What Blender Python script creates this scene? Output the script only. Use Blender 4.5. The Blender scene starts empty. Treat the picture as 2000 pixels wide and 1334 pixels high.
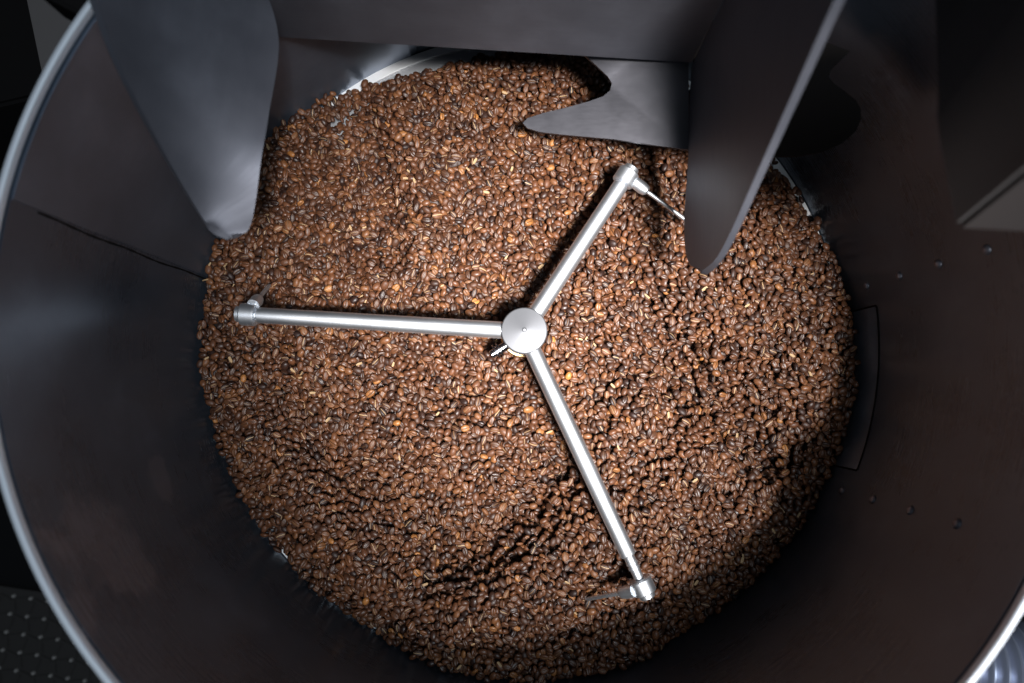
import bpy, bmesh, math, random
import numpy as np
from mathutils import Vector, Matrix, Euler

sc = bpy.context.scene
col = sc.collection
rng = np.random.default_rng(11)
random.seed(5)
PI = math.pi

# ------------------------------------------------------------ camera
cd = bpy.data.cameras.new('camera')
cam = bpy.data.objects.new('camera', cd); col.objects.link(cam)
cam.location = (-0.022, -0.05784, 0.77942)
cam.rotation_euler = (0.07322, -0.0079, 0)
cd.sensor_width = 36; cd.lens = 25.2
cd.clip_start = 0.01; cd.clip_end = 50
cd.dof.use_dof = True
cd.dof.focus_distance = 0.735
cd.dof.aperture_fstop = 3.8
sc.camera = cam

# ------------------------------------------------------------ world and lamps
w = bpy.data.worlds.new('World'); sc.world = w; w.use_nodes = True
bg = w.node_tree.nodes['Background']
bg.inputs[0].default_value = (0.75, 0.85, 1.0, 1); bg.inputs[1].default_value = 0.055

def lamp(name, kind, loc, aim, energy, color, **kw):
    d = bpy.data.lights.new(name, kind); d.energy = energy; d.color = color
    for k, v in kw.items(): setattr(d, k, v)
    o = bpy.data.objects.new(name, d); col.objects.link(o); o.location = loc
    o.rotation_euler = (Vector(aim) - Vector(loc)).to_track_quat('-Z', 'Y').to_euler()
    return o
# the work lamp beside the camera and the cool ceiling lamp above
lamp('work_lamp', 'SPOT', (0.33, -0.46, 1.94), (0.02, 0.035, 0.0), 740, (1.0, 0.965, 0.94),
     spot_size=math.radians(18.5), spot_blend=1.0, shadow_soft_size=0.15)
lamp('ceiling_lamp', 'AREA', (0.45, -0.35, 2.2), (-0.1, 0.05, 0.1), 17, (0.78, 0.90, 1.0), shape='DISK', size=0.6)

vs = sc.view_settings
vs.view_transform = 'Standard'; vs.look = 'None'; vs.exposure = 0; vs.gamma = 1; vs.use_curve_mapping = False
sc.render.engine = 'CYCLES'
sc.render.resolution_x = 1024; sc.render.resolution_y = 683

# ------------------------------------------------------------ helpers
def mat(name, base, metal=0.0, rough=0.5, spec=0.5):
    m = bpy.data.materials.new(name); m.use_nodes = True
    b = m.node_tree.nodes['Principled BSDF']
    b.inputs['Base Color'].default_value = (*base, 1)
    b.inputs['Metallic'].default_value = metal
    b.inputs['Roughness'].default_value = rough
    b.inputs['Specular IOR Level'].default_value = spec
    return m, m.node_tree, b
def N(nt, t, **kw):
    n = nt.nodes.new(t)
    for k, v in kw.items(): setattr(n, k, v)
    return n
def ramp(nt, stops):
    r = N(nt, 'ShaderNodeValToRGB'); e = r.color_ramp.elements
    while len(e) < len(stops): e.new(0.5)
    for i, (p, c) in enumerate(stops):
        e[i].position = p; e[i].color = (*c, 1) if len(c) == 3 else c
    return r
def add_brush(nt, b, vec, scale, rough, bump=0.06, dist=0.0006, blot=None):
    """vec: socket with brushing coordinates already stretched; rough=(lo,hi)"""
    n = N(nt, 'ShaderNodeTexNoise'); n.inputs['Scale'].default_value = scale
    n.inputs['Detail'].default_value = 3; nt.links.new(vec, n.inputs['Vector'])
    tc = N(nt, 'ShaderNodeTexCoord')
    s = N(nt, 'ShaderNodeTexNoise'); s.inputs['Scale'].default_value = 9
    s.inputs['Detail'].default_value = 5; s.inputs['Roughness'].default_value = 0.6
    nt.links.new(tc.outputs['Object'], s.inputs['Vector'])
    mx = N(nt, 'ShaderNodeMath', operation='MULTIPLY_ADD')
    nt.links.new(n.outputs['Fac'], mx.inputs[0]); mx.inputs[1].default_value = 0.45
    nt.links.new(s.outputs['Fac'], mx.inputs[2])
    mr = N(nt, 'ShaderNodeMapRange'); nt.links.new(mx.outputs[0], mr.inputs[0])
    mr.inputs[1].default_value = 0.45; mr.inputs[2].default_value = 1.0
    mr.inputs[3].default_value = rough[0]; mr.inputs[4].default_value = rough[1]
    nt.links.new(mr.outputs[0], b.inputs['Roughness'])
    bp = N(nt, 'ShaderNodeBump'); bp.inputs['Strength'].default_value = bump; bp.inputs['Distance'].default_value = dist
    nt.links.new(n.outputs['Fac'], bp.inputs['Height']); nt.links.new(bp.outputs[0], b.inputs['Normal'])
    if blot:
        r = ramp(nt, [(0.35, blot[0]), (0.55, blot[1]), (0.7, blot[2])])
        nt.links.new(s.outputs['Fac'], r.inputs[0]); nt.links.new(r.outputs[0], b.inputs['Base Color'])
def mapped(nt, scale, out='Object'):
    tc = N(nt, 'ShaderNodeTexCoord'); mp = N(nt, 'ShaderNodeMapping')
    mp.inputs['Scale'].default_value = scale
    nt.links.new(tc.outputs[out], mp.inputs[0]); return mp.outputs[0]

def add_stain(nt, b, at_, size):
    """dried oil smear: a pale brownish patch with a ragged outline on the steel"""
    tc = N(nt, 'ShaderNodeTexCoord'); n = N(nt, 'ShaderNodeTexNoise'); n.inputs['Scale'].default_value = 22; n.inputs['Detail'].default_value = 3
    nt.links.new(tc.outputs['Object'], n.inputs['Vector'])
    d = N(nt, 'ShaderNodeVectorMath', operation='DISTANCE'); nt.links.new(tc.outputs['Object'], d.inputs[0]); d.inputs[1].default_value = at_
    m1 = N(nt, 'ShaderNodeMath', operation='MULTIPLY_ADD'); nt.links.new(n.outputs['Fac'], m1.inputs[0]); m1.inputs[1].default_value = size * 3.2
    nt.links.new(d.outputs['Value'], m1.inputs[2])
    r = N(nt, 'ShaderNodeMapRange'); nt.links.new(m1.outputs[0], r.inputs[0])
    r.inputs[1].default_value = size * 2.1; r.inputs[2].default_value = size * 2.45; r.inputs[3].default_value = 0.8; r.inputs[4].default_value = 0.0
    old = b.inputs['Base Color'].links[0].from_socket
    mx = N(nt, 'ShaderNodeMix', data_type='RGBA'); nt.links.new(r.outputs[0], mx.inputs[0]); nt.links.new(old, mx.inputs[6])
    mx.inputs[7].default_value = (0.155, 0.165, 0.20, 1); nt.links.new(mx.outputs[2], b.inputs['Base Color'])
M = {}
# dark brushed steel of the bin wall: horizontal brushing, brown coffee-oil film in blots
M['wall'], nt, b = mat('dark_brushed_steel', (0.3, 0.29, 0.3), 0.65, 0.4)
add_brush(nt, b, mapped(nt, (6, 900, 1), 'UV'), 1.0, (0.23, 0.36), 0.05, 0.0004,
          [(0.078, 0.098, 0.130), (0.093, 0.117, 0.155), (0.122, 0.150, 0.195)])
tg = N(nt, 'ShaderNodeTangent', direction_type='UV_MAP', uv_map='UVMap'); nt.links.new(tg.outputs[0], b.inputs['Tangent'])
b.inputs['Anisotropic'].default_value = 0.65; b.inputs['Anisotropic Rotation'].default_value = 0.25
add_stain(nt, b, (-0.302, -0.168, 0.268), 0.055)
add_stain(nt, b, (-0.318, -0.135, 0.155), 0.022)
M['sheet'], nt, b = mat('overlapping_wall_steel', (0.3, 0.29, 0.3), 0.65, 0.4)
add_brush(nt, b, mapped(nt, (6, 900, 1), 'UV'), 1.0, (0.30, 0.44), 0.06, 0.0004,
          [(0.12, 0.145, 0.188), (0.15, 0.178, 0.23), (0.19, 0.22, 0.28)])
M['hood'], nt, b = mat('hood_steel', (0.36, 0.36, 0.38), 0.5, 0.4)
add_brush(nt, b, mapped(nt, (40, 40, 700)), 1.0, (0.46, 0.66), 0.03, 0.0003,
          [(0.088, 0.093, 0.115), (0.118, 0.123, 0.148), (0.155, 0.162, 0.194)])
M['deflector'], nt, b = mat('polished_dark_steel', (0.2, 0.2, 0.22), 0.9, 0.3)
add_brush(nt, b, mapped(nt, (40, 500, 500)), 1.0, (0.32, 0.42), 0.012, 0.0002, [(0.085, 0.085, 0.096), (0.11, 0.109, 0.123), (0.145, 0.145, 0.162)])
M['steel'], nt, b = mat('satin_steel', (0.80, 0.83, 0.87), 1.0, 0.45)
add_brush(nt, b, mapped(nt, (900, 900, 900)), 1.0, (0.40, 0.52), 0.02, 0.0002)
M['hub'], nt, b = mat('turned_hub_steel', (0.22, 0.225, 0.24), 1.0, 0.5)
add_brush(nt, b, mapped(nt, (600, 600, 600)), 1.0, (0.58, 0.70), 0.03, 0.0002)
M['rim'], nt, b = mat('rim_steel', (0.80, 0.84, 0.90), 0.4, 0.5)
add_brush(nt, b, mapped(nt, (300, 300, 300)), 1.0, (0.55, 0.68), 0.02, 0.0002)
M['bright'], nt, b = mat('bright_flange_steel', (0.86, 0.87, 0.88), 0.3, 0.45)
add_brush(nt, b, mapped(nt, (500, 500, 500)), 1.0, (0.42, 0.55), 0.02, 0.0002)
M['floor'], nt, b = mat('grey_screen_steel', (0.45, 0.46, 0.48), 0.8, 0.5)
add_brush(nt, b, mapped(nt, (700, 700, 700)), 1.0, (0.45, 0.6), 0.06, 0.0003)
M['rivet'], nt, b = mat('rivet_steel', (0.20, 0.20, 0.23), 0.8, 0.42)
M['chrome'], nt, b = mat('chrome', (0.42, 0.44, 0.48), 1.0, 0.18)
M['brass'], nt, b = mat('brass_ring', (0.62, 0.45, 0.24), 1.0, 0.3)
M['black'], nt, b = mat('black_paint', (0.010, 0.009, 0.009), 0.0, 0.8, 0.08)
add_brush(nt, b, mapped(nt, (200, 200, 200)), 1.0, (0.75, 0.9), 0.05, 0.0004)
M['machine'], nt, b = mat('grey_brown_paint', (0.16, 0.145, 0.14), 0.2, 0.5)
add_brush(nt, b, mapped(nt, (60, 60, 60)), 1.0, (0.45, 0.6), 0.03, 0.0004)
M['lobe_shade'], nt, b = mat('lobe_painted_shade', (0.009, 0.007, 0.0065), 0.0, 0.7, 0.12)  # right deflector lobe: its deep shade is put into this near-black colour
M['panel'], nt, b = mat('dark_housing_steel', (0.05, 0.047, 0.048), 0.3, 0.45, 0.4)
add_brush(nt, b, mapped(nt, (60, 60, 400)), 1.0, (0.4, 0.6), 0.04, 0.0004)
M['flange'], nt, b = mat('dull_grey_flange', (0.022, 0.019, 0.019), 0.0, 0.7, 0.2)
M['ground'], nt, b = mat('black_floor', (0.008, 0.008, 0.009), 0, 0.8, 0.2)
M['rubber'], nt, b = mat('black_rubber', (0.045, 0.042, 0.04), 0, 0.6, 0.35)
add_brush(nt, b, mapped(nt, (90, 90, 90)), 1.0, (0.5, 0.7), 0.1, 0.001)
M['stud'], nt, b = mat('worn_rubber_stud', (0.45, 0.43, 0.41), 0, 0.45, 0.5)
M['hose'], nt, b = mat('silver_hose', (0.55, 0.57, 0.70), 0.45, 0.28)
add_brush(nt, b, mapped(nt, (30, 30, 30)), 1.0, (0.22, 0.36), 0.02, 0.0005)
# roasted beans: tone, crease and a second random number come from the mesh
m, nt, b = mat('roasted_bean', (0.1, 0.05, 0.02), 0, 0.4); M['bean'] = m
at = N(nt, 'ShaderNodeAttribute', attribute_name='bean_tone')
sx = N(nt, 'ShaderNodeSeparateColor'); nt.links.new(at.outputs['Color'], sx.inputs[0])
r = ramp(nt, [(0.0, (0.023, 0.009, 0.006)), (0.35, (0.065, 0.024, 0.0105)), (0.68, (0.124, 0.045, 0.018)),
              (0.9, (0.175, 0.068, 0.025)), (1.0, (0.42, 0.17, 0.042))])
nt.links.new(sx.outputs[0], r.inputs[0])
tc = N(nt, 'ShaderNodeTexCoord')
n1 = N(nt, 'ShaderNodeTexNoise'); n1.inputs['Scale'].default_value = 420; n1.inputs['Detail'].default_value = 3
nt.links.new(tc.outputs['Object'], n1.inputs['Vector'])
mr = N(nt, 'ShaderNodeMapRange'); nt.links.new(n1.outputs['Fac'], mr.inputs[0])
mr.inputs[1].default_value = 0.3; mr.inputs[2].default_value = 0.7; mr.inputs[3].default_value = 0.72; mr.inputs[4].default_value = 1.28
mu = N(nt, 'ShaderNodeVectorMath', operation='SCALE'); nt.links.new(r.outputs[0], mu.inputs[0]); nt.links.new(mr.outputs[0], mu.inputs['Scale'])
r2 = ramp(nt, [(0.0, (0.04, 0.018, 0.009)), (0.5, (0.09, 0.042, 0.018)), (0.8, (0.20, 0.11, 0.05)), (1.0, (0.50, 0.34, 0.18))])
nt.links.new(sx.outputs[2], r2.inputs[0])
cm = N(nt, 'ShaderNodeMapRange'); nt.links.new(sx.outputs[1], cm.inputs[0]); cm.inputs[1].default_value = 0.25; cm.inputs[2].default_value = 0.75
mx = N(nt, 'ShaderNodeMix', data_type='RGBA'); nt.links.new(cm.outputs[0], mx.inputs[0])
nt.links.new(mu.outputs[0], mx.inputs[6]); nt.links.new(r2.outputs[0], mx.inputs[7])
nt.links.new(mx.outputs[2], b.inputs['Base Color'])
rr = N(nt, 'ShaderNodeMapRange'); nt.links.new(sx.outputs[2], rr.inputs[0]); rr.inputs[3].default_value = 0.40; rr.inputs[4].default_value = 0.56
nt.links.new(rr.outputs[0], b.inputs['Roughness']); b.inputs['Specular IOR Level'].default_value = 0.55
n2 = N(nt, 'ShaderNodeTexNoise'); n2.inputs['Scale'].default_value = 900; n2.inputs['Detail'].default_value = 2
nt.links.new(tc.outputs['Object'], n2.inputs['Vector'])
bp = N(nt, 'ShaderNodeBump'); bp.inputs['Strength'].default_value = 0.35; bp.inputs['Distance'].default_value = 0.0004
nt.links.new(n2.outputs['Fac'], bp.inputs['Height']); nt.links.new(bp.outputs[0], b.inputs['Normal'])

def empty(name, label=None, cat=None, loc=(0, 0, 0), group=None):
    o = bpy.data.objects.new(name, None); col.objects.link(o); o.location = loc; o.empty_display_size = 0.02
    if label: o['label'] = label
    if cat: o['category'] = cat
    if group: o['group'] = group
    return o
def put(name, me, m, parent=None, smooth=True, loc=None, **props):
    o = bpy.data.objects.new(name, me); col.objects.link(o)
    if m and not me.materials: me.materials.append(m)
    if parent:
        o.parent = parent
        wl = Vector((0, 0, 0)); q = parent
        while q: wl += q.location; q = q.parent
        o.location = Vector(loc or (0, 0, 0)) - wl
    elif loc: o.location = loc
    for k, v in props.items(): o[k] = v
    return o
def from_bm(name, bm, angle=35):
    bmesh.ops.recalc_face_normals(bm, faces=bm.faces)
    me = bpy.data.meshes.new(name); bm.to_mesh(me); bm.free()
    me.shade_smooth(); me.set_sharp_from_angle(angle=math.radians(angle))
    return me
def lathe(name, prof, seg=160, a0=0.0, a1=2 * PI, closed_profile=True, uv=False):
    """prof: (r, z) list turned about Z"""
    full = abs(a1 - a0 - 2 * PI) < 1e-6
    n = seg if full else seg + 1
    bm = bmesh.new(); V = []
    for i in range(n):
        a = a0 + (a1 - a0) * i / seg
        V.append([bm.verts.new((r * math.cos(a), r * math.sin(a), z)) for r, z in prof])
    k = len(prof); kk = k if closed_profile else k - 1
    ul = bm.loops.layers.uv.new('UVMap')
    for i in range(seg):
        j = (i + 1) % n
        for q in range(kk):
            p = (q + 1) % k
            f = bm.faces.new((V[i][q], V[j][q], V[j][p], V[i][p]))
            for l, (ii, qq) in zip(f.loops, ((i, q), (i + 1, q), (i + 1, p), (i, p))):
                l[ul].uv = (ii / seg * (a1 - a0) * 0.345 * 2, prof[qq][1])
    if not full and closed_profile:
        bm.faces.new(V[0]); bm.faces.new(V[-1])
    return from_bm(name, bm)
def tube(name, path, rad, seg=24, caps=True):
    """circle swept along a list of points; rad: number or per-point list"""
    P = [Vector(p) for p in path]; n = len(P)
    R = rad if isinstance(rad, (list, tuple)) else [rad] * n
    bm = bmesh.new(); rings = []; up = None
    for i in range(n):
        t = (P[min(i + 1, n - 1)] - P[max(i - 1, 0)])
        if t.length < 1e-9: t = P[-1] - P[0]
        t.normalize()
        if up is None:
            up = Vector((0, 0, 1)) if abs(t.z) < 0.9 else Vector((1, 0, 0))
        u = (up - t * up.dot(t)).normalized(); v = t.cross(u); up = u
        rings.append([bm.verts.new(P[i] + (u * math.cos(2 * PI * k / seg) + v * math.sin(2 * PI * k / seg)) * R[i]) for k in range(seg)])
    for a, c in zip(rings[:-1], rings[1:]):
        for k in range(seg):
            bm.faces.new((a[k], a[(k + 1) % seg], c[(k + 1) % seg], c[k]))
    if caps: bm.faces.new(rings[0]); bm.faces.new(rings[-1])
    return from_bm(name, bm)
def turned(name, a, d, prof, seg=40, angle=25):
    """solid of revolution about the axis a + t*d; prof: (t, r)"""
    d = Vector(d).normalized(); a = Vector(a)
    up = Vector((0, 0, 1)) if abs(d.z) < 0.9 else Vector((1, 0, 0))
    u = (up - d * up.dot(d)).normalized(); v = d.cross(u)
    bm = bmesh.new(); rings = []
    for t, r in prof:
        rings.append([bm.verts.new(a + d * t + (u * math.cos(2 * PI * k / seg) + v * math.sin(2 * PI * k / seg)) * max(r, 1e-5)) for k in range(seg)])
    for p, c in zip(rings[:-1], rings[1:]):
        for k in range(seg): bm.faces.new((p[k], p[(k + 1) % seg], c[(k + 1) % seg], c[k]))
    bm.faces.new(rings[0]); bm.faces.new(rings[-1])
    return from_bm(name, bm, angle)
def box_bm(bm, lo, hi, mtx=None):
    vs_ = [bm.verts.new((x, y, z)) for x in (lo[0], hi[0]) for y in (lo[1], hi[1]) for z in (lo[2], hi[2])]
    for f in ((0, 1, 3, 2), (4, 6, 7, 5), (0, 4, 5, 1), (2, 3, 7, 6), (0, 2, 6, 4), (1, 5, 7, 3)):
        bm.faces.new([vs_[i] for i in f])
    if mtx is not None:
        for v in vs_: v.co = mtx @ v.co
    return vs_
def box(name, lo, hi, bev=0.0, mtx=None):
    bm = bmesh.new(); box_bm(bm, lo, hi, mtx)
    if bev: bmesh.ops.bevel(bm, geom=list(bm.edges), offset=bev, segments=2, affect='EDGES')
    return from_bm(name, bm)
def smooth_pts(pts, n):
    """Catmull-Rom through points (any dimension), resampled to n"""
    p = np.array(pts, float); p = np.vstack([2 * p[0] - p[1], p, 2 * p[-1] - p[-2]])
    out = []
    for s in np.linspace(0, len(pts) - 1 - 1e-9, n):
        i = int(s); t = s - i; a, b_, c, d = p[i:i + 4]
        out.append(0.5 * ((2 * b_) + (c - a) * t + (2 * a - 5 * b_ + 4 * c - d) * t * t + (3 * b_ - a - 3 * c + d) * t ** 3))
    return np.array(out)
def sheet(name, U, L, thick, n=40, m=14, bend=None):
    """sheet metal between two edge curves U and L (lists of 3-D points), given a real thickness"""
    U = smooth_pts(U, n); L = smooth_pts(L, n)
    G = np.zeros((n, m, 3))
    for j in range(m):
        s = j / (m - 1); G[:, j] = U * (1 - s) + L * s
        if bend is not None: G[:, j] += np.array([bend(i / (n - 1), s) for i in range(n)])
    gu = np.gradient(G, axis=0); gv = np.gradient(G, axis=1)
    nn = np.cross(gu, gv); ln = np.linalg.norm(nn, axis=2, keepdims=True); nn = nn / np.maximum(ln, 1e-9)
    good = nn[ln[..., 0] > 1e-7].mean(0) if (ln[..., 0] > 1e-7).any() else np.array((0, 0, 1.))
    good /= np.linalg.norm(good)
    nn[ln[..., 0] <= 1e-7] = good
    A = G + nn * thick / 2; B = G - nn * thick / 2
    bm = bmesh.new()
    va = [[bm.verts.new(A[i, j]) for j in range(m)] for i in range(n)]
    vb = [[bm.verts.new(B[i, j]) for j in range(m)] for i in range(n)]
    for i in range(n - 1):
        for j in range(m - 1):
            bm.faces.new((va[i][j], va[i + 1][j], va[i + 1][j + 1], va[i][j + 1]))
            bm.faces.new((vb[i][j], vb[i][j + 1], vb[i + 1][j + 1], vb[i + 1][j]))
    for i in range(n - 1):
        bm.faces.new((va[i][0], vb[i][0], vb[i + 1][0], va[i + 1][0]))
        bm.faces.new((va[i][-1], va[i + 1][-1], vb[i + 1][-1], vb[i][-1]))
    for j in range(m - 1):
        bm.faces.new((va[0][j], va[0][j + 1], vb[0][j + 1], vb[0][j]))
        bm.faces.new((va[-1][j], vb[-1][j], vb[-1][j + 1], va[-1][j + 1]))
    bmesh.ops.remove_doubles(bm, verts=bm.verts, dist=1e-6)
    return from_bm(name, bm, 50)

# ------------------------------------------------------------ ground
bm = bmesh.new(); box_bm(bm, (-6, -6, -0.80), (6, 6, -0.77))
put('ground', from_bm('ground', bm), M['ground'], smooth=False, kind='structure')

# ------------------------------------------------------------ the round cooling bin
R, RIM = 0.345, 0.331
bin_ = empty('cooling_bin', 'round deep dark steel cooling bin with bright rolled rim, full of coffee beans', 'bin', (0, 0, -0.77))
prof = [(R, -0.012)] + [(R, z) for z in np.linspace(0.0, RIM - 0.004, 24)] + [(R + 0.006, RIM - 0.004), (R + 0.006, -0.16), (R + 0.001, -0.16), (R + 0.001, -0.012)]
wall = put('wall', lathe('bin_wall', prof, 220), M['wall'], bin_)
rp = [(R + 0.0032 + 0.0025 * abs(math.cos(t)) ** 0.7 * (1 if math.cos(t) > 0 else -1), RIM + 0.0036 * abs(math.sin(t)) ** 0.6 * (1 if math.sin(t) > 0 else -1)) for t in np.linspace(0.001, 2 * PI + 0.001, 29)[:-1]]
rimo = put('rim', lathe('bin_rim', rp, 260), M['rim'], bin_, label='bright rolled steel rim')
put('screen_floor', lathe('bin_floor', [(0.0005, -0.012), (0.334, -0.012), (0.334, 0.0), (0.0005, 0.0)], 160), M['floor'], bin_)
put('floor_ring', lathe('bin_ring', [(0.3345, -0.011), (0.3442, -0.011), (0.3442, 0.0028), (0.3438, 0.0032), (0.3350, 0.0032), (0.3345, 0.0028)], 220), M['bright'], bin_, label='bright flat ring where the wall meets the floor')
put('base_plate', lathe('bin_base', [(0.0005, -0.16), (R + 0.0005, -0.16), (R + 0.0005, -0.15), (0.0005, -0.15)], 96), M['black'], bin_)
put('pedestal', lathe('bin_pedestal', [(0.0005, -0.77), (0.2, -0.77), (0.2, -0.75), (0.07, -0.72), (0.07, -0.1605), (0.0005, -0.1605)], 64), M['black'], bin_)
# vertical weld seam in the wall, slightly wavering
az = math.radians(169.3)
sp = []
for i, z in enumerate(np.linspace(0.004, 0.30, 30)):
    a = az + 0.0016 * math.sin(z * 60) + 0.004 * math.sin(z * 11)
    sp.append(((R + 0.0002) * math.cos(a), (R + 0.0002) * math.sin(a), z))
put('weld_seam', tube('weld', sp, [0.0009 + 0.0002 * math.sin(i * 2.3) for i in range(30)], 8), M['black'], wall)
put('wall_overlap', lathe('wall_overlap', [(R + 0.0003, 0.003), (R - 0.0014, 0.003), (R - 0.0014, 0.3268), (R + 0.0003, 0.3268)], 60, math.radians(112), math.radians(168.9)), M['sheet'], wall, label='overlapping wall sheet with a visible vertical edge')
az2 = math.radians(110.5)
put('weld_seam', tube('weld2', [(R * math.cos(az2), R * math.sin(az2), z) for z in np.linspace(0.004, 0.30, 12)], 0.0006, 8), M['wall'], wall)
# rivets: two rows of four
def rivet_mesh():
    bm = bmesh.new(); rings = []
    for t in np.linspace(0, PI / 2, 5):
        rr = 0.0043 * math.cos(t)
        rings.append([bm.verts.new((0.0027 * math.sin(t), max(rr, 2e-5) * math.cos(2 * PI * k / 16), max(rr, 2e-5) * math.sin(2 * PI * k / 16))) for k in range(16)])
    for p, c in zip(rings[:-1], rings[1:]):
        for k in range(16): bm.faces.new((p[k], p[(k + 1) % 16], c[(k + 1) % 16], c[k]))
    return from_bm('rivet', bm, 60)
rm = rivet_mesh()
for a in (8.5, -26.3):
    for z in (0.066, 0.126, 0.186, 0.247):
        aa = math.radians(a)
        o = put('rivet', rm, M['rivet'], wall, loc=None)
        o.location = ((R) * math.cos(aa), R * math.sin(aa), z); o.rotation_euler = (0, 0, aa + PI)
# discharge door: curved plate with rounded lip, slightly proud of the wall
doorp = [(R + 0.0005, -0.005), (R - 0.0008, -0.005), (R - 0.0008, 0.0784), (R - 0.0006, 0.0787), (R + 0.0005, 0.0787)]
put('discharge_door', lathe('door', doorp, 40, math.radians(-22.3), math.radians(4.7)), M['wall'], bin_, label='curved discharge door plate low in the wall')

gp = [((R - 0.0004) * math.cos(math.radians(4.9)), (R - 0.0004) * math.sin(math.radians(4.9)), z) for z in np.linspace(0.004, 0.0775, 8)]
gp += [((R - 0.0004) * math.cos(math.radians(a)), (R - 0.0004) * math.sin(math.radians(a)), 0.0792) for a in np.linspace(4.6, -22.2, 40)]
gp += [((R - 0.0004) * math.cos(math.radians(-22.5)), (R - 0.0004) * math.sin(math.radians(-22.5)), z) for z in np.linspace(0.0775, 0.004, 8)]
put('door_gap', tube('door_gap', gp, 0.0009, 8), M['black'], bin_, label='thin dark gap round the discharge door')

# ------------------------------------------------------------ bean bed: heights of the heap
edge_tab = [(-180, 28), (-174.8, 26), (-167.6, 20), (-158, 13), (-152, 11), (-144, 8), (-135, 7), (-125.6, 8), (-116.7, 16), (-110, 34),
            (-104, 46), (-90, 52), (-71, 48), (-64, 32), (-57.7, 27), (-47.7, 28), (-36, 34), (-29, 33), (-21, 37), (-14, 40), (-7, 40), (0, 40),
            (6.4, 36), (11, 26), (17, 14), (24, 7), (30, 4), (45, 10), (70, 12), (86, 8), (93, 7), (98, 7), (106, 7), (117, 8), (124, 12),
            (131, 32), (138.6, 46), (150, 40), (161, 30), (167.6, 40), (174.6, 36), (180, 28)]
ea = np.array([e[0] for e in edge_tab], float); eh = np.array([e[1] for e in edge_tab], float) / 1000
rl_a = np.array([-180, 20, 26, 34, 60, 80, 86, 93, 98, 106, 117.5, 124, 128, 180.]); rl_r = np.array([.3445, .3445, .341, .338, .333, .325, .3225, .3205, .3155, .3145, .324, .338, .3445, .3445])
G = 0.001; n = 704; off = -0.352
gx = off + (np.arange(n) + 0.5) * G
X, Y = np.meshgrid(gx, gx, indexing='ij'); RR = np.hypot(X, Y); AZ = np.degrees(np.arctan2(Y, X))
def sstep(a, b_, x):
    t = np.clip((x - a) / (b_ - a), 0, 1); return t * t * (3 - 2 * t)
E_ = np.interp(AZ, ea, eh); bl = sstep(0.27, 0.340, RR)
T = (0.045 + 0.020 * np.exp(-((RR - 0.20) / 0.085) ** 2)) * (1 - bl) + E_ * bl
def polydist(pts):
    d = np.full(X.shape, 9.0); side = np.zeros(X.shape); par = np.zeros(X.shape)
    P = smooth_pts(pts, 24)
    for i in range(len(P) - 1):
        a = P[i]; v = P[i + 1] - a; L2 = v @ v
        t = np.clip(((X - a[0]) * v[0] + (Y - a[1]) * v[1]) / L2, 0, 1)
        dx = X - a[0] - t * v[0]; dy = Y - a[1] - t * v[1]; dd = np.hypot(dx, dy)
        k = dd < d; d[k] = dd[k]; side[k] = (v[0] * dy - v[1] * dx)[k]; par[k] = (i + t[k]) / (len(P) - 1)
    return d * np.sign(side), par
def furrow(pts, depth, wdt, ridge, skew=1.0):
    global T
    s, p = polydist(pts); fade = sstep(0, 0.25, p) * (1 - sstep(0.8, 1, p)) if True else 1
    s = s * np.where(s * skew > 0, 0.55, 1.0)
    T = T + fade * (-depth * np.exp(-(s / wdt) ** 2) + ridge * np.exp(-((np.abs(s) - 2.0 * wdt) / wdt) ** 2))
furrow([(-0.2126, 0.2777), (-0.1794, 0.2242), (-0.1597, 0.1743), (-0.1426, 0.103), (-0.15, 0.0541)], 0.056, 0.024, 0.012, -1)
furrow([(0.0866, 0.0051), (0.1594, -0.0474), (0.2064, -0.0897), (0.248, -0.1265), (0.2793, -0.1522)], 0.054, 0.024, 0.012, 1)
furrow([(-0.1606, -0.275), (-0.0786, -0.2346), (-0.0266, -0.1988), (0.0259, -0.1524), (0.0625, -0.1059)], 0.038, 0.025, 0.010, 1)
furrow([(-0.31, 0.09), (-0.2702, 0.01), (-0.22, -0.09), (-0.13, -0.15), (-0.05, -0.17)], 0.034, 0.024, 0.009, -1)
furrow([(0.30, 0.08), (0.23, 0.12), (0.18, 0.19), (0.10, 0.23)], 0.012, 0.016, 0.004, 1)
T = T + 0.0045 * sstep(0.05, 0.14, RR) * (1 - sstep(0.29, 0.34, RR)) * np.sin(3 * np.radians(AZ) + 75 * RR + 0.6 * np.sin(Y * 30))
T = T + 0.0018 * np.sin(X * 55 + 1.3 * np.sin(Y * 38)) * np.cos(Y * 47 + 0.7)
T = np.clip(T, np.where(RR < 0.29, 0.011, 0.006), None)
LIM = np.interp(AZ, rl_a, rl_r)
ok = (RR < LIM - 0.0035) & (RR > 0.017)

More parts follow.
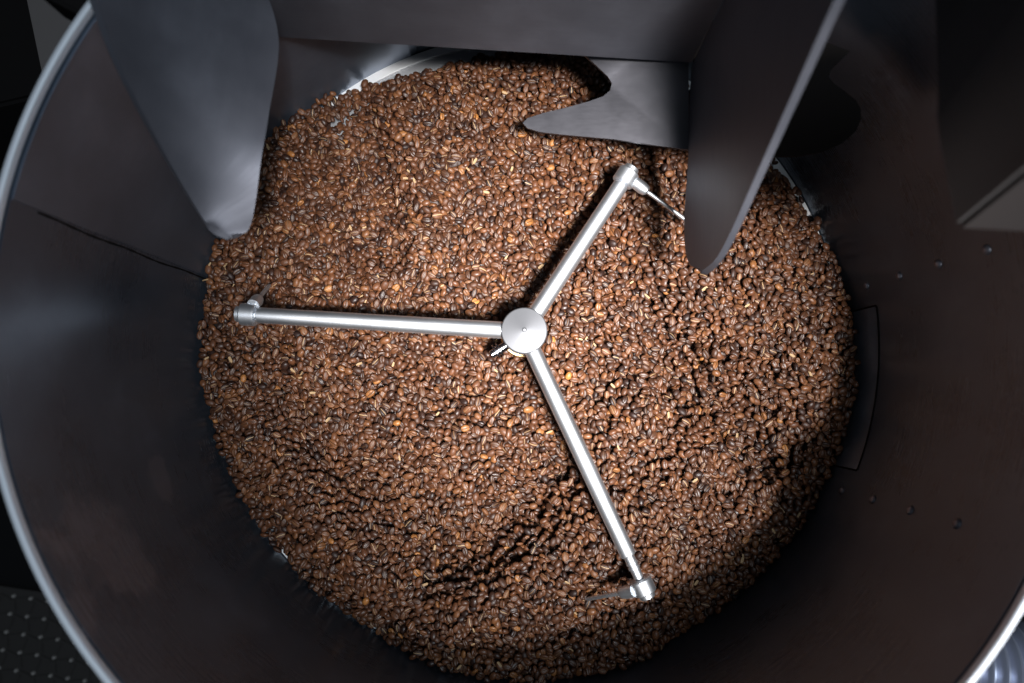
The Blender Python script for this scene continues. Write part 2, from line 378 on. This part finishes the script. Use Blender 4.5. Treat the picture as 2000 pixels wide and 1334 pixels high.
# bean sizes and lying poses: profiles of the rotated ellipsoid on the height grid
NO = 320
poses = []
for k in range(NO):
    ln = float(np.clip(rng.normal(1.0, 0.12), 0.74, 1.28))
    a, b_, c = 0.0047 * ln * rng.uniform(0.93, 1.1), 0.00355 * ln * rng.uniform(0.92, 1.08), 0.0027 * ln * rng.uniform(0.95, 1.1)
    u = rng.random()
    if u < 0.40: roll = rng.normal(0, 0.38)
    elif u < 0.72: roll = PI + rng.normal(0, 0.42)
    else: roll = rng.uniform(0, 2 * PI)
    pitch = rng.normal(0, 0.28); yaw = rng.uniform(0, 2 * PI)
    Rm = np.array((Matrix.Rotation(yaw, 3, 'Z') @ Matrix.Rotation(pitch, 3, 'Y') @ Matrix.Rotation(roll, 3, 'X')))
    Q = Rm @ np.diag([a ** -2, b_ ** -2, c ** -2]) @ Rm.T
    h = 8; ii = (np.arange(-h, h + 1)) * G
    xx, yy = np.meshgrid(ii, ii, indexing='ij')
    Bq = 2 * (Q[0, 2] * xx + Q[1, 2] * yy); Cq = Q[0, 0] * xx ** 2 + 2 * Q[0, 1] * xx * yy + Q[1, 1] * yy ** 2 - 1
    D = Bq ** 2 - 4 * Q[2, 2] * Cq; msk = D > 0
    s = np.sqrt(np.where(msk, D, 0)); lo = (-Bq - s) / (2 * Q[2, 2]); up = (-Bq + s) / (2 * Q[2, 2])
    I, J = np.nonzero(msk)
    poses.append(dict(I=I - h, J=J - h, lo=lo[msk] + 0.0011, up=up[msk] - 0.0003, R=Rm, dim=(a, b_, c), cols=len(I)))
H = np.maximum(T - 0.017, 0.0)
IDX = np.full((n, n), -1, np.int32)
cells = np.argwhere(ok)
beans = []
stall = 0
tv = T[ok]
while len(beans) < 40000 and stall < 500:
    cand = cells[rng.integers(0, len(cells), 14)]
    df = T[cand[:, 0], cand[:, 1]] - H[cand[:, 0], cand[:, 1]]
    q = int(np.argmax(df))
    if df[q] < 0.0012:
        stall += 1; continue
    ci, cj = cand[q]
    best = None
    for pi_ in rng.integers(0, NO, 5):
        po = poses[pi_]; I = po['I'] + ci; J = po['J'] + cj
        z = (H[I, J] - po['lo']).max(); top = z + po['up'].max()
        if best is None or top < best[0]: best = (top, z, pi_, I, J)
    top, z, pi_, I, J = best
    over = top - T[ci, cj]
    if over > 0.0042: stall += 1; continue
    stall = max(0, stall - 3)
    po = poses[pi_]; newz = z + po['up']; k = newz > H[I, J]
    H[I[k], J[k]] = newz[k]; IDX[I[k], J[k]] = len(beans)
    beans.append((gx[ci] + rng.uniform(-.5, .5) * G, gx[cj] + rng.uniform(-.5, .5) * G, z, pi_))
for rnd_ in range(3):                          # close the last holes
    holes = np.argwhere(ok & (IDX < 0)); rng.shuffle(holes)
    for ci, cj in holes:
        if IDX[ci, cj] >= 0: continue
        best = None
        for pi_ in rng.integers(0, NO, 4):
            po = poses[pi_]; I = po['I'] + ci; J = po['J'] + cj
            z = (H[I, J] - po['lo']).max() - 0.001
            if best is None or z < best[0]: best = (z, pi_, I, J)
        z, pi_, I, J = best
        po = poses[pi_]; newz = z + po['up']; k = newz > H[I, J]
        H[I[k], J[k]] = newz[k]; IDX[I[k], J[k]] = len(beans)
        beans.append((gx[ci], gx[cj], z, pi_))
cnt = np.bincount(IDX[IDX >= 0], minlength=len(beans))
vis = np.nonzero(cnt >= 1)[0]
print('beans', len(beans), 'shown', len(vis))

# the bean: convex back, flat face with a wavering crease
LONG = [math.radians(d) for d in (0, 30, 60, 90, 120, 150, 180, 208, 238, 256, 270, 284, 302, 332)]
RINGS = [math.radians(d) for d in (22, 42, 62, 90, 118, 138, 158)]
def unit_bean(seed):
    q = np.random.default_rng(seed); V = []; C = []
    wob = q.uniform(0.03, 0.10); ph = q.uniform(0, 6)
    V.append((1, 0, -0.1)); C.append(0)
    for th in RINGS:
        x = math.cos(th); s = math.sin(th) ** 0.9
        for i, f in enumerate(LONG):
            y = math.cos(f) * s; z = math.sin(f) * s
            cr = 0
            if z < 0: z = -0.66 * abs(math.sin(f)) ** 0.7 * s
            if 9 <= i <= 11:
                y += wob * math.sin(2.6 * x + ph) * s
                if i == 10: z += 0.36 * s; cr = 1
            y *= 1 + q.normal(0, 0.015); z *= 1 + q.normal(0, 0.02)
            V.append((x, y, z)); C.append(cr)
    V.append((-1, 0, -0.1)); C.append(0)
    F = []; nl = len(LONG); last = len(V) - 1
    for k in range(nl): F.append((0, 1 + k, 1 + (k + 1) % nl, 1 + (k + 1) % nl))
    for r_ in range(len(RINGS) - 1):
        for k in range(nl):
            F.append((1 + r_ * nl + k, 1 + (r_ + 1) * nl + k, 1 + (r_ + 1) * nl + (k + 1) % nl, 1 + r_ * nl + (k + 1) % nl))
    b0 = 1 + (len(RINGS) - 1) * nl
    for k in range(nl): F.append((b0 + k, last, last, b0 + (k + 1) % nl))
    tri = []
    for f in F:
        if f[2] == f[3]: tri.append((f[0], f[1], f[2]))
        elif f[1] == f[2]: tri.append((f[0], f[1], f[3]))
        else: tri += [(f[0], f[1], f[2]), (f[0], f[2], f[3])]
    return np.array(V, float), np.array(C, float), np.array(tri, np.int32)
UB = [unit_bean(s) for s in range(6)]
def tones(k):
    t = np.clip(rng.normal(0.46, 0.25, k), 0.0, 0.9)
    o = rng.random(k); t[o > 0.987] = rng.uniform(0.90, 0.98, (o > 0.987).sum())
    return t, rng.random(k)
def bean_geo(bi, var):
    x, y, z, pi_ = beans[bi]; po = poses[pi_]
    return (UB[var][0] * np.array(po['dim'])) @ po['R'].T, np.array((x, y, z))
def mesh_np(name, V, F, colr):
    me = bpy.data.meshes.new(name)
    me.vertices.add(len(V)); me.vertices.foreach_set('co', V.astype(np.float32).ravel())
    me.loops.add(len(F) * 3); me.loops.foreach_set('vertex_index', F.astype(np.int32).ravel())
    me.polygons.add(len(F)); me.polygons.foreach_set('loop_start', np.arange(0, len(F) * 3, 3, dtype=np.int32))
    me.update(calc_edges=True)
    a = me.attributes.new('bean_tone', 'FLOAT_COLOR', 'POINT')
    a.data.foreach_set('color', colr.astype(np.float32).ravel())
    me.materials.append(M['bean']); me.shade_smooth(); me.validate()
    return me
tone, rnd = tones(len(beans))
bx = np.array([b[0] for b in beans]); by = np.array([b[1] for b in beans])
HX, HY = -0.0054, 0.001                       # hub
hd = np.hypot(bx - HX, by - HY); hd[cnt < 18] = 9
single = np.argsort(hd)[:300]
# a few beans that stand out in colour beside the hub
odd = [((0.027, 0.000), 'orange under-roasted coffee bean just right of the hub cap'),
       ((-0.063, 0.050), 'long pale orange coffee bean up and left of the hub'),
       ((0.040, -0.044), 'orange coffee bean below and right of the hub beside the lower arm')]
oddmap = {}
for (ox, oy), lab in odd:
    d = np.hypot(bx[single] - ox, by[single] - oy)
    k = int(single[int(np.argmin(d))]); oddmap[k] = lab
for k in single:
    if k in oddmap: tone[k] = 1.0
    elif tone[k] > 0.9: tone[k] = 0.7
var = rng.integers(0, 6, len(beans))
sset = set(int(k) for k in single)
Vs, Fs, Cs = [], [], []; base = 0
for bi in vis:
    if int(bi) in sset: continue
    V, o = bean_geo(bi, var[bi]); Vs.append(V + o); Fs.append(UB[var[bi]][2] + base); base += len(V)
    cc = np.ones((len(V), 4)); cc[:, 0] = tone[bi]; cc[:, 1] = UB[var[bi]][1]; cc[:, 2] = rnd[bi]; Cs.append(cc)
# the packed beans underneath, seen only down the cracks between the top ones
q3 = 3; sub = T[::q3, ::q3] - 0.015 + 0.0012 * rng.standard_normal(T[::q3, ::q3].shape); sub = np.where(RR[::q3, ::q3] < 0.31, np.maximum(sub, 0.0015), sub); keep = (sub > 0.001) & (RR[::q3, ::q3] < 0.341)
xs, ys = X[::q3, ::q3], Y[::q3, ::q3]
vid = -np.ones(sub.shape, int); vid[keep] = np.arange(keep.sum())
a_, b1, c_, d_ = vid[:-1, :-1], vid[1:, :-1], vid[1:, 1:], vid[:-1, 1:]
full_ = (a_ >= 0) & (b1 >= 0) & (c_ >= 0) & (d_ >= 0)
F1 = np.stack([a_[full_], b1[full_], c_[full_]], 1); F2 = np.stack([a_[full_], c_[full_], d_[full_]], 1)
Vs.append(np.stack([xs[keep], ys[keep], sub[keep]], 1)); Fs.append(np.vstack([F1, F2]) + base)
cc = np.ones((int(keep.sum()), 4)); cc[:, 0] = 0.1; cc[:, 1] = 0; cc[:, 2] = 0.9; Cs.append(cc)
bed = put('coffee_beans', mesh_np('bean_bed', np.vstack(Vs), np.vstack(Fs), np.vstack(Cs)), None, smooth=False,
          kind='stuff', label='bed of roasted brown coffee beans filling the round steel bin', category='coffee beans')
for bi in single:
    bi = int(bi); V, o = bean_geo(bi, var[bi])
    cc = np.ones((len(V), 4)); cc[:, 0] = tone[bi]; cc[:, 1] = UB[var[bi]][1]; cc[:, 2] = rnd[bi]
    ob = put('coffee_bean', mesh_np('bean', V, UB[var[bi]][2], cc), None, smooth=False, loc=tuple(o),
             label=oddmap.get(bi, 'brown roasted coffee bean in the patch lying closest around the steel hub'),
             category='coffee bean', group='coffee beans closest around the hub')

# loose flakes of chaff on the beans
cv, cf, cc_ = [], [], []
for k in range(90):
    ci, cj = cells[rng.integers(0, len(cells))]
    sz = rng.uniform(0.0016, 0.0034); ya = rng.uniform(0, 2 * PI); tl = rng.normal(0, 0.5)
    Rm = np.array(Matrix.Rotation(ya, 3, 'Z') @ Matrix.Rotation(tl, 3, 'X'))
    row = []
    for a_ in (-1, 0, 1):
        for b_ in (-1, -0.3, 0.4, 1):
            row.append((b_ * sz, a_ * sz * 0.45 * (1 - 0.35 * b_ * b_), abs(a_) * sz * 0.3 + rng.normal(0, sz * 0.08)))
    base_i = len(cv); P = np.array(row) @ Rm.T + np.array((gx[ci], gx[cj], H[ci - 1:ci + 2, cj - 1:cj + 2].max() + 0.0006))
    cv += P.tolist()
    for a_ in range(2):
        for b_ in range(3):
            q = base_i + a_ * 4 + b_; cf.append((q, q + 1, q + 5, q + 4))
me = bpy.data.meshes.new('chaff'); me.from_pydata(cv, [], cf); me.shade_smooth()
M['chaff'], nt, b = mat('coffee_chaff', (0.42, 0.28, 0.15), 0, 0.6, 0.3)
put('coffee_chaff', me, M['chaff'], kind='stuff', label='loose tan flakes of chaff scattered over the coffee beans', category='chaff')

# ------------------------------------------------------------ the stirrer
st = empty('stirrer', 'three-armed polished steel stirrer with round conical hub above the coffee beans', 'stirrer', (HX, HY, 0.0))
hub = put('hub_cap', turned('hub_cap', (HX, HY, 0.098), (0, 0, 1), [(0, 0.0212), (0.0175, 0.0216), (0.0192, 0.0213), (0.0198, 0.0206), (0.0252, 0.0022), (0.0259, 0.0012), (0.0260, 0.0)], 64, 14), M['hub'], st, label='brushed conical cap with a bright tip')
put('hub_body', turned('hub_body', (HX, HY, 0.060), (0, 0, 1), [(0, 0.0195), (0.0375, 0.0195)], 48), M['steel'], st)
put('hub_ring', turned('hub_ring', (HX, HY, 0.052), (0, 0, 1), [(0, 0.0212), (0.0012, 0.0222), (0.006, 0.0222), (0.0075, 0.0212)], 48), M['brass'], st, label='thin brass ring under the hub')
put('shaft', turned('shaft', (HX, HY, 0.001), (0, 0, 1), [(0, 0.0125), (0.0505, 0.0125)], 32), M['steel'], st)
a = math.radians(213); dv = Vector((math.cos(a), math.sin(a), 0))
bl_ = put('clamp_bolt', turned('clamp_bolt', Vector((HX, HY, 0.074)) + dv * 0.0185, dv,
      [(0, 0.0048), (0.0085, 0.0048), (0.0086, 0.0074), (0.0102, 0.0074), (0.0103, 0.0052), (0.0125, 0.0052), (0.0126, 0.0078), (0.0140, 0.0078), (0.0141, 0.0046), (0.0185, 0.0044), (0.0200, 0.0030)], 32), M['chrome'], st, label='short chrome clamp bolt with washers')
a = math.radians(12)
put('set_screw', turned('set_screw', (HX + 0.019 * math.cos(a), HY + 0.019 * math.sin(a), 0.082), (math.cos(a), math.sin(a), 0), [(0, 0.0022), (0.0042, 0.0022), (0.0048, 0.0014)], 20), M['chrome'], st)
ZA = 0.106
for i, (ang, ln, drop, rl, sl) in enumerate(((176.5, 0.2595, 0.0, 0.034, 1.6), (56.63, 0.1775, 0.0, 0.0, 0.0), (-65.1, 0.2585, 0.0, 0.045, 0.9))):
    a = math.radians(ang); d = Vector((math.cos(a), math.sin(a), 0)); t = Vector((d.y, -d.x, 0))   # t: clockwise
    o = Vector((HX, HY, ZA))
    neck = 0.030 if i == 2 else 0.008
    e = ln - neck
    prof = [(0.015, 0.0080), (e - 0.001, 0.0075), (e, 0.0068), (e + 0.0002, 0.0050)]
    if i == 2:
        prof += [(e + 0.006, 0.0050), (e + 0.0062, 0.0056), (e + 0.0085, 0.0056), (e + 0.0087, 0.0048), (e + 0.0105, 0.0048), (e + 0.0107, 0.0056), (e + 0.013, 0.0056), (e + 0.0132, 0.0046)]
    prof += [(ln - 0.003, prof[-1][1])]
    arm = put('arm', turned('arm', o, d, prof, 40), M['steel'], st)
    put('collar', turned('collar', o + d * (ln - 0.0055) + Vector((0, 0, -0.0)), d,
        [(-0.0012, 0.0098), (0.0, 0.0106), (0.0118, 0.0106), (0.0128, 0.0098), (0.0129, 0.0076), (0.0168, 0.0074), (0.0176, 0.0066)], 44), M['steel'], arm)
    b0 = o + d * (ln + 0.001) + t * 0.009
    if i == 1:
        dirv = (t + Vector((0, 0, -0.18))).normalized(); L1 = 0.056
    else:
        dirv = (t + Vector((0, 0, -sl))).normalized(); L1 = rl
    if i == 0: b0 = b0 + d * -0.004
    boss = put('paddle_boss', turned('boss', b0, dirv, [(0, 0.0058), (0.010, 0.0060), (0.0145, 0.0052), (0.0165, 0.0030)], 28), M['steel'], arm)
    put('paddle_rod', turned('rod', b0 + dirv * 0.0155, dirv, [(0, 0.0020), (L1 - 0.004, 0.0020), (L1, 0.0007)], 20), M['steel'], arm)
    if i != 1:   # the rod carries on down to the floor of the bin
        pass

# ------------------------------------------------------------ discharge hood reaching into the bin
TH = 0.0032
hood = empty('discharge_hood', 'dark folded steel discharge hood with two tapering rounded prongs over the beans', 'chute', (-0.03, 0.25, 0.17))
XA, XB = -0.224, 0.143
# left side plate: free edge nearest the camera, lower edge, meeting in a rounded tip
U = [(-0.294, 0.3526, 0.496), (-0.276, 0.2212, 0.3974), (-0.27, 0.1774, 0.3646), (-0.266, 0.1482, 0.3427), (-0.257, 0.1094, 0.3041), (-0.246, 0.0736, 0.2642), (-0.238, 0.063, 0.2593)]
L = [(-0.2245, 0.3, 0.56), (-0.222, 0.275, 0.4), (-0.21, 0.256, 0.28), (-0.198, 0.2155, 0.2482), (-0.2, 0.1472, 0.2582), (-0.203, 0.1153, 0.2604), (-0.209, 0.0836, 0.2527), (-0.217, 0.065, 0.246)]
def side(name, u, l, tip, bend, label):
    u = list(u) + [tip]; l = list(l) + [tip]
    return put(name, sheet(name, u, l, 0.0052, 64, 18, bend), M['hood'], hood, label=label)
side('side_plate', U, L, (-0.228, 0.0587, 0.2499), lambda t, s: (-0.008 * math.sin(PI * s) * math.sin(PI * t) ** 0.6, 0, 0), 'left tapering prong with rounded tip')
U = [(0.19, 0.60), (0.165, 0.51), (0.1368, 0.439), (0.115, 0.3911), (0.0866, 0.3288), (0.0570, 0.2638), (0.0452, 0.2245)]
L = [(0.2424, 0.60), (0.236, 0.40), (0.2329, 0.2000), (0.2150, 0.1660), (0.1564, 0.1545), (0.0980, 0.1350), (0.0610, 0.1455)]
U = [(XB, *p) for p in U]; L = [(XB, *p) for p in L]
side('side_plate', U, L, (XB, 0.0428, 0.1860), lambda t, s: (0.004 * math.sin(PI * s) * math.sin(PI * t) ** 0.6, 0, 0), 'right tapering prong with rounded tip')
# upright panel between the side plates
PA, PB = (XA + 0.003, 0.2552), (XB - 0.003, 0.2335)
u = [(PA[0], PA[1] + 0.02, 0.62), (0.5 * (PA[0] + PB[0]), 0.5 * (PA[1] + PB[1]) + 0.02, 0.62), (PB[0], PB[1] + 0.02, 0.62)]
l = [(PA[0], PA[1], 0.172), (0.5 * (PA[0] + PB[0]), 0.5 * (PA[1] + PB[1]), 0.172), (PB[0], PB[1], 0.172)]
put('upright_panel', sheet('upright_panel', u, l, TH, 30, 20), M['hood'], hood, label='upright panel between the two prongs')

# deflector plate under the hood: two pointed lobes with rounded notches
def plate(name, top, thick, m_, parent, **kw):
    """flat-ish polygon of 3-D points given thickness downward"""
    bm = bmesh.new()
    va = [bm.verts.new(p) for p in top]; vb = [bm.verts.new((p[0], p[1], p[2] - thick)) for p in top]
    k = len(top)
    f1 = bm.faces.new(va); f2 = bm.faces.new(vb[::-1])
    for i in range(k): bm.faces.new((va[i], vb[i], vb[(i + 1) % k], va[(i + 1) % k]))
    bmesh.ops.triangulate(bm, faces=[f1, f2])
    return put(name, from_bm(name, bm, 40), m_, parent, **kw)
def tri_plate(name, outline, thick, m_, parent, **kw):
    """plate from an (x, y, z) outline: triangulated in plan, then lifted to its heights"""
    bm = bmesh.new(); k = len(outline)
    va = [bm.verts.new((p[0], p[1], 0)) for p in outline]
    f = bm.faces.new(va); f.normal_update(); bmesh.ops.triangulate(bm, faces=[f])
    bm.verts.index_update(); tris = [[v.index for v in q.verts] for q in bm.faces]; bm.free()
    bm = bmesh.new()
    A = [bm.verts.new(p) for p in outline]; B = [bm.verts.new((p[0], p[1], p[2] - thick)) for p in outline]
    for t in tris:
        bm.faces.new([A[i] for i in t]); bm.faces.new([B[i] for i in reversed(t)])
    for i in range(k): bm.faces.new((A[i], B[i], B[(i + 1) % k], A[(i + 1) % k]))
    return put(name, from_bm(name, bm, 40), m_, parent, **kw)
Cc = [(0.041, 0.2557, 0.1517), (0.0488, 0.2482, 0.1514), (0.0594, 0.2387, 0.1513), (0.07, 0.2284, 0.151), (0.0733, 0.223, 0.1503), (0.0722, 0.2172, 0.1483), (0.066, 0.2126, 0.1454), (0.0534, 0.2095, 0.1414), (0.035, 0.2063, 0.1361), (0.0117, 0.203, 0.1297), (-0.0025, 0.1997, 0.1255), (-0.0067, 0.196, 0.1235), (-0.0024, 0.1912, 0.1232), (0.0095, 0.1868, 0.1247), (0.0308, 0.1828, 0.129), (0.0768, 0.1749, 0.139), (0.141, 0.16, 0.1535)]
# left lobe, bare steel (outline runs clockwise round the notch and back under the panel)
tri_plate('deflector_plate', Cc + [(0.1383, 0.2702, 0.172), (0.0412, 0.272, 0.15)], 0.0025, M['deflector'], hood, label='notched lower plate with a rounded pointed lobe')
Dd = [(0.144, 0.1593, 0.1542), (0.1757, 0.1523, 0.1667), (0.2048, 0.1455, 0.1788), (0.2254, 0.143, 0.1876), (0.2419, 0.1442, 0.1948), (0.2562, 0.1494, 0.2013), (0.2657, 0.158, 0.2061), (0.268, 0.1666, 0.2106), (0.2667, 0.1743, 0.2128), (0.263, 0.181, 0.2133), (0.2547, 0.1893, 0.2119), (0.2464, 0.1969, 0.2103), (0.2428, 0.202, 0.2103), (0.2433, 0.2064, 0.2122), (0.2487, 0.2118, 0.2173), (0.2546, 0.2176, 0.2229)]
tri_plate('deflector_right_lobe', Dd + [(0.2171, 0.2387, 0.215), (0.1427, 0.2691, 0.174)], 0.0025, M['lobe_shade'], hood, label='rounded right lobe of the lower plate behind the right prong, its shade painted in')  # right lobe of the same steel plate, coloured dark to stand for shade

# ------------------------------------------------------------ machine housing corner at the right
sh = empty('machine_housing', 'dark machine housing corner jutting in over the right side of the bin', 'housing', (0.25, 0.12, 0.44))
u = [(0.2175, 0.0904, 0.62), (0.2135, 0.1504, 0.62), (0.2135, 0.2504, 0.62), (0.2175, 0.38, 0.62)]
l = [(0.2092, 0.0296, 0.42), (0.2025, 0.0792, 0.42), (0.2036, 0.123, 0.42), (0.206, 0.38, 0.42)]
put('inner_panel', sheet('inner_panel', u, l, 0.003, 30, 10), M['panel'], sh)
u = [(0.2205, 0.0899, 0.62), (0.42, 0.0804, 0.62), (0.52, 0.0764, 0.62)]
l = [(0.2115, 0.0286, 0.419), (0.38, 0.019, 0.419), (0.52, 0.012, 0.419)]
put('outer_panel', sheet('outer_panel', u, l, 0.003, 30, 10), M['flange'], sh, label='grey front panel of the housing')

# ------------------------------------------------------------ machine body and bracket outside the rim, upper left
mb = empty('machine_cabinet', 'grey-brown machine cabinet standing behind the rim at the upper left', 'cabinet', (-0.50, 0.42, -0.77))
mt = Matrix.Translation((-0.455, 0.262, 0)) @ Matrix.Rotation(math.radians(14), 4, 'Z')
put('cabinet_panel', box('cabinet_panel', (-0.022, -0.16, -0.77), (0.05, 0.30, 0.10), 0.004, mt), M['machine'], mb)
put('cabinet_foot', box('cabinet_foot', (-0.30, 0.02, -0.769), (-0.0225, 0.28, 0.02), 0.004, mt), M['black'], mb)
br = empty('rim_bracket', 'black bracket clipped outside the rim at the upper left corner', 'bracket', (-0.305, 0.195, 0.32))
mt = Matrix.Translation((-0.3075, 0.1995, 0)) @ Matrix.Rotation(math.radians(-28), 4, 'Z')
put('bracket_block', box('bracket_block', (-0.022, -0.007, 0.295), (0.016, 0.010, 0.332), 0.002, mt), M['black'], br)
put('bracket_strip', box('bracket_strip', (-0.022, 0.0105, 0.20), (0.016, 0.0135, 0.336), 0.001, mt), M['machine'], br)

# ------------------------------------------------------------ rubber floor mat, lower left
ex = Vector((0.0355, -0.0052, 0)); ey = Vector((-0.0057, -0.0363, 0))
o0 = Vector((-1.0112, -0.4817, -0.755))
fm = empty('floor_mat', 'black rubber floor mat with small studs below the bin at lower left', 'mat', tuple(o0))
c0 = o0 - ex * 7.5 - ey * 0.42; W, Hh = 19, 12
bm = bmesh.new()
q = [c0, c0 + ex * W, c0 + ex * W + ey * Hh, c0 + ey * Hh]
va = [bm.verts.new(p) for p in q]; vb = [bm.verts.new(p + Vector((0, 0, -0.0149))) for p in q]
bm.faces.new(va); bm.faces.new(vb[::-1])
for i in range(4): bm.faces.new((va[i], vb[i], vb[(i + 1) % 4], va[(i + 1) % 4]))
put('mat_sheet', from_bm('mat_sheet', bm), M['rubber'], fm)
bm = bmesh.new()
bmesh.ops.create_cone(bm, cap_ends=True, segments=12, radius1=0.0036, radius2=0.0026, depth=0.004)
stud_me = from_bm('stud', bm)
bar_me = box('tread_bar', (-0.0135, -0.0035, 0), (0.0135, 0.0035, 0.0026), 0.001)
rot = math.atan2(ex.y, ex.x)
for i in range(-4, 7):
    for j in range(0, 8):
        p = o0 + ex * (i + 0.02) + ey * j
        s_ = put('stud', stud_me, M['stud'], fm); s_.location = p + Vector((0, 0, 0.002)) - fm.location
        for k in range(2):
            b2 = put('tread_bar', bar_me, M['rubber'], fm)
            b2.location = p + (ex * 0.5 + ey * 0.12 if (k == 0) else ex * 0.12 + ey * 0.5) - fm.location
            b2.rotation_euler = (0, 0, rot + (0 if k == 0 else PI / 2) + (0.25 if (i + j) % 2 else -0.25))

# ------------------------------------------------------------ corrugated hose, lower right
path = smooth_pts([(0.17, -0.27, -0.10), (0.36, -0.345, -0.10), (0.592, -0.390, -0.10), (0.80, -0.425, -0.11), (1.1, -0.46, -0.2), (1.25, -0.48, -0.5), (1.28, -0.49, -0.769)], 700)
seg_l = np.r_[0, np.cumsum(np.linalg.norm(np.diff(path, axis=0), axis=1))]
rad = [0.056 + 0.0045 * math.sin(2 * PI * s / 0.0165) for s in seg_l]
hose = put('corrugated_hose', tube('hose', [tuple(p) for p in path], rad, 48), M['hose'],
           label='silver corrugated flexible hose below the rim at lower right', category='hose')
